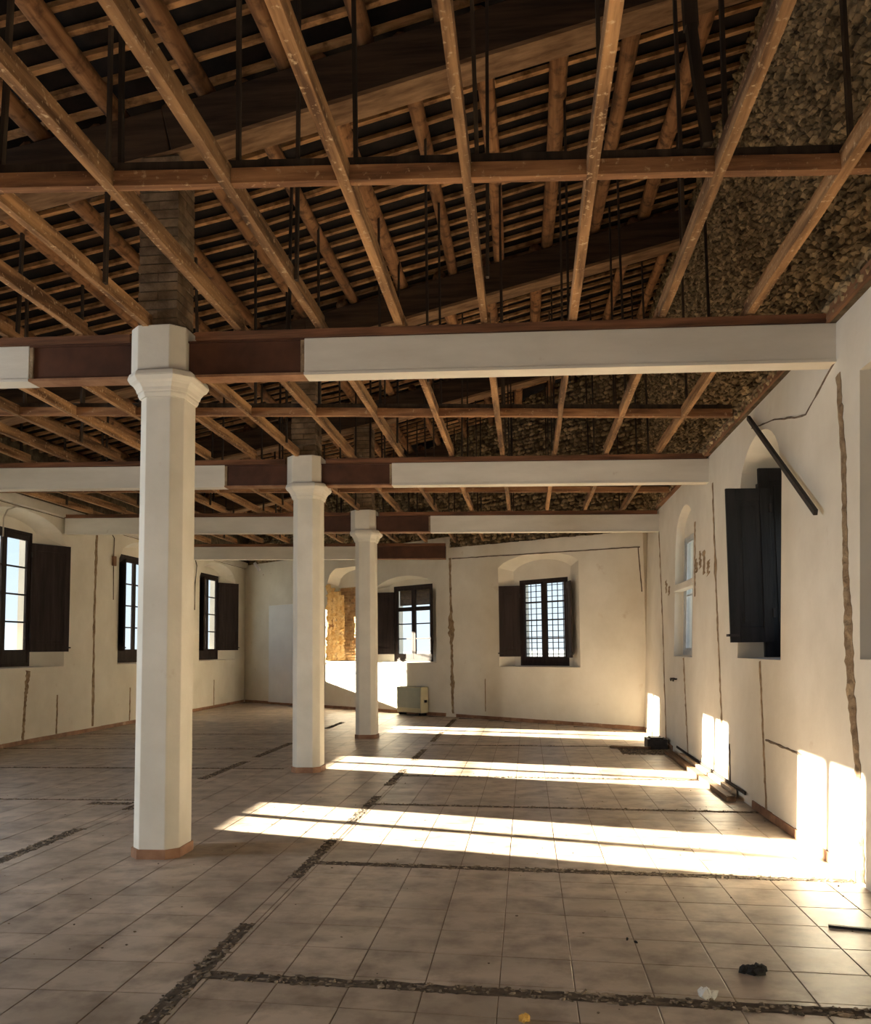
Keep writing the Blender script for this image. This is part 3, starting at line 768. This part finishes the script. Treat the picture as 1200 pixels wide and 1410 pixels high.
# ------------------------------------------------------------------ loose things
# fan-coil heater against the far wall
def heater():
    u0, u1 = 5.86, 6.72
    e_ = thing(empty('fan_heater', MBk((u0 + u1) / 2, 0, -.15)), 'ivory metal fan heater box with grey front standing against the far wall below dark window', 'heater')
    bx = lambda a, b, c, d, f, g, mb: mb.box(a, b, c, d, f, g, lambda u, z, dd: MBk(u, z, dd))
    mb = MB(); bx(u0, u1, .06, .66, -.26, -.03, mb); obj('casing', mb, M['heater'], e_, bevel=.015)
    mb = MB(); bx(u0 + .03, u1 - .01, .17, .64, -.268, -.255, mb); obj('front_panel', mb, M['heatergrey'], e_, bevel=.003)
    mb = MB()
    for k in range(5): bx(u0 + .05, u1 - .04, .075 + k * .017, .083 + k * .017, -.272, -.258, mb)
    obj('lower_grille', mb, M['heater'], e_)
    mb = MB()
    for k in range(12): bx(u0 + .06 + k * .062, u0 + .09 + k * .062, .655, .668, -.22, -.08, mb)
    obj('top_vent', mb, M['heatergrey'], e_)
    mb = MB(); bx(u0 - .03, u0 + .005, .3, .36, -.16, -.10, mb); obj('valve', mb, M['iron'], e_)
    for a in (u0 + .05, u1 - .1):
        mb = MB(); bx(a, a + .05, 0.001, .07, -.24, -.05, mb); obj('foot', mb, M['iron'], e_)
heater()
# rod dangling on the right wall
mb = MB(); mb.bar((RX(3.82) - .05, 8.85, 3.82), (RX(2.54) - .06, 6.75, 2.54), .03, .045, seg=2)
thing(obj('hanging_rod', mb, M['iron'], at=(2.2, 7.4, 2.5)), 'thin dark rod hanging askew on right wall above the black shutters', 'rod')
# surface cables on the left wall
def cable(pts, r, label, m=None, name='cable'):
    mb = MB(); mb.tube(pts, r, 6); return thing(obj(name, mb, m or M['darkline'], smooth=True, at=pts[-1]), label, 'cable')
def arc(c): return [ML(c, 3.62 - .12, -.012), ML(c - .0, 3.72, -.012), ML(c + .05, 3.83, -.012), ML(c + .2, 3.93, -.012), ML(c + .45, 3.975, -.012), ML(c + .75, 3.985, -.012)]
cable([ML(13.32, 3.45, -.015), ML(13.32, 3.75, -.015), ML(13.42, 3.9, -.015), ML(13.65, 3.985, -.015), ML(14.1, 4.0, -.015)], .013, 'grey cable bent over the left wall window that shows nearest', M['beamwhite'])
mbh = empty('hanging_switch', ML(17.15, 2.6, -.02)); thing(mbh, 'hanging cord with a small red-brown switch on the left wall beside the nearest pillar', 'switch')
mb = MB(); mb.tube([ML(17.0, 4.0, -.02), ML(17.16, 3.9, -.02), ML(17.15, 3.3, -.02), ML(17.17, 2.62, -.02)], .010, 6); obj('cord', mb, M['darkline'], mbh)
mb = MB(); mb.box(17.09, 17.21, 3.32, 3.52, -.06, -.005, lambda u, z, d: ML(u, z, d)); obj('switch_body', mb, M['terracotta'], mbh, bevel=.01)
cable([ML(21.55, 4.0, -.02), ML(21.72, 3.75, -.02), ML(21.62, 3.3, -.02), ML(21.6, 2.6, -.02)], .013, 'dark cable hanging down the left wall just right of the nearest pillar')
# white pipe stub under the furthest beam
mb = MB(); mb.tube([(-6.22, 19.45, 3.56), (-6.10, 19.45, 3.38)], .035, 8)
thing(obj('pipe_stub', mb, M['white'], smooth=True, at=(-6.15, 19.45, 3.4)), 'short white pipe stub tilting below the furthest beam at left', 'pipe')
wt = thing(empty('wall_tap', MR(13.2, 1.06, 0)), 'pair of small dark pipe ends on right wall under the pale narrow window', 'pipe')
for yy in (13.3, 13.1):
    mb = MB(); mb.tube([MR(yy, 1.07, 0.0), MR(yy, 1.07, -.06), MR(yy - .1, 1.05, -.07)], .014, 6); obj('pipe_end', mb, M['iron'], wt)
# loose boards along the right wall
def board(p0, p1, w, h, m, label):
    mb = MB(); mb.bar((p0[0], p0[1], p0[2]), (p1[0], p1[1], p1[2]), w, h, seg=4, wob=.002)
    thing(obj('loose_board', mb, m, at=((p0[0] + p1[0]) / 2, (p0[1] + p1[1]) / 2, 0)), label, 'board', 'loose boards along the right wall')
board((1.99, 9.05, .03), (2.0, 13.1, .03), .09, .05, M['boardbrown'], 'long brown board lying along the foot of the right wall')
board((2.075, 9.3, .045), (2.075, 12.4, .045), .05, .085, M['boardpale'], 'pale board on edge between the brown board and the right wall')
board((2.105, 8.95, .10), (2.118, 13.0, .105), .012, .03, M['hanger'], 'thin dark strip leaning on the right wall over the pale board')
mb = MB(); mb.box(1.78, 2.08, 13.55, 13.95, .001, .15); mb.box(1.83, 2.03, 13.6, 13.9, .15, .17)
thing(obj('floor_box', mb, M['iron'], bevel=.012, at=(1.93, 13.75, 0)), 'black box on the broken floor at the far end of the right wall', 'box')
board((1.25, 13.78, .02), (1.8, 13.5, .03), .09, .03, M['boardbrown'], 'short brown board lying flat beside the black box on the broken floor')
# litter in the foreground
def crumple(name, c, r, h, m, label, cat, n=9):
    mb = MB()
    for k in range(n):
        t = U(0, 6.28); s = r * U(.35, .6)
        mb.stone((c[0] + math.cos(t) * r * U(0, .75), c[1] + math.sin(t) * r * .6 * U(0, 1), h * U(.25, .5)), X_ * s, Y_ * s, Z_ * h * .5, .35)
    thing(obj(name, mb, m, at=(c[0], c[1], 0)), label, cat)
crumple('rag', (1.04, 4.40), .065, .045, M['rag'], 'crumpled black rag on the tiles at lower right', 'rag')
crumple('paper', (.755, 4.08), .05, .05, M['paper'], 'crumpled white paper scrap on the nearest cross trench', 'paper')
crumple('scrap', (-.04, 3.77), .028, .035, M['leafy'], 'small yellow scrap on the tiles at the bottom edge', 'scrap', 5)
mb = MB(); mb.bar((1.62, 5.12, .008), (2.02, 5.02, .008), .025, .014, seg=3, wob=.001)
thing(obj('metal_strip', mb, M['iron'], at=(1.8, 5.07, 0)), 'thin dark metal strip on the tiles by the right edge', 'strip')
for (x, y, lab) in ((.50, 4.83, 'dark crumb of rubble on the tiles, first of two near the lower right'), (.545, 4.78, 'dark crumb of rubble just beside and nearer than its twin at lower right')):
    crumple('rubble_crumb', (x, y), .014, .014, M['rag'], lab, 'crumb', 3)

# ------------------------------------------------------------------ outside
mb = MB(); mb.poly([(-3000, -3000, -9), (3000, -3000, -9), (3000, 3000, -9), (-3000, 3000, -9)])
struct(obj('ground', mb, M['ground']))
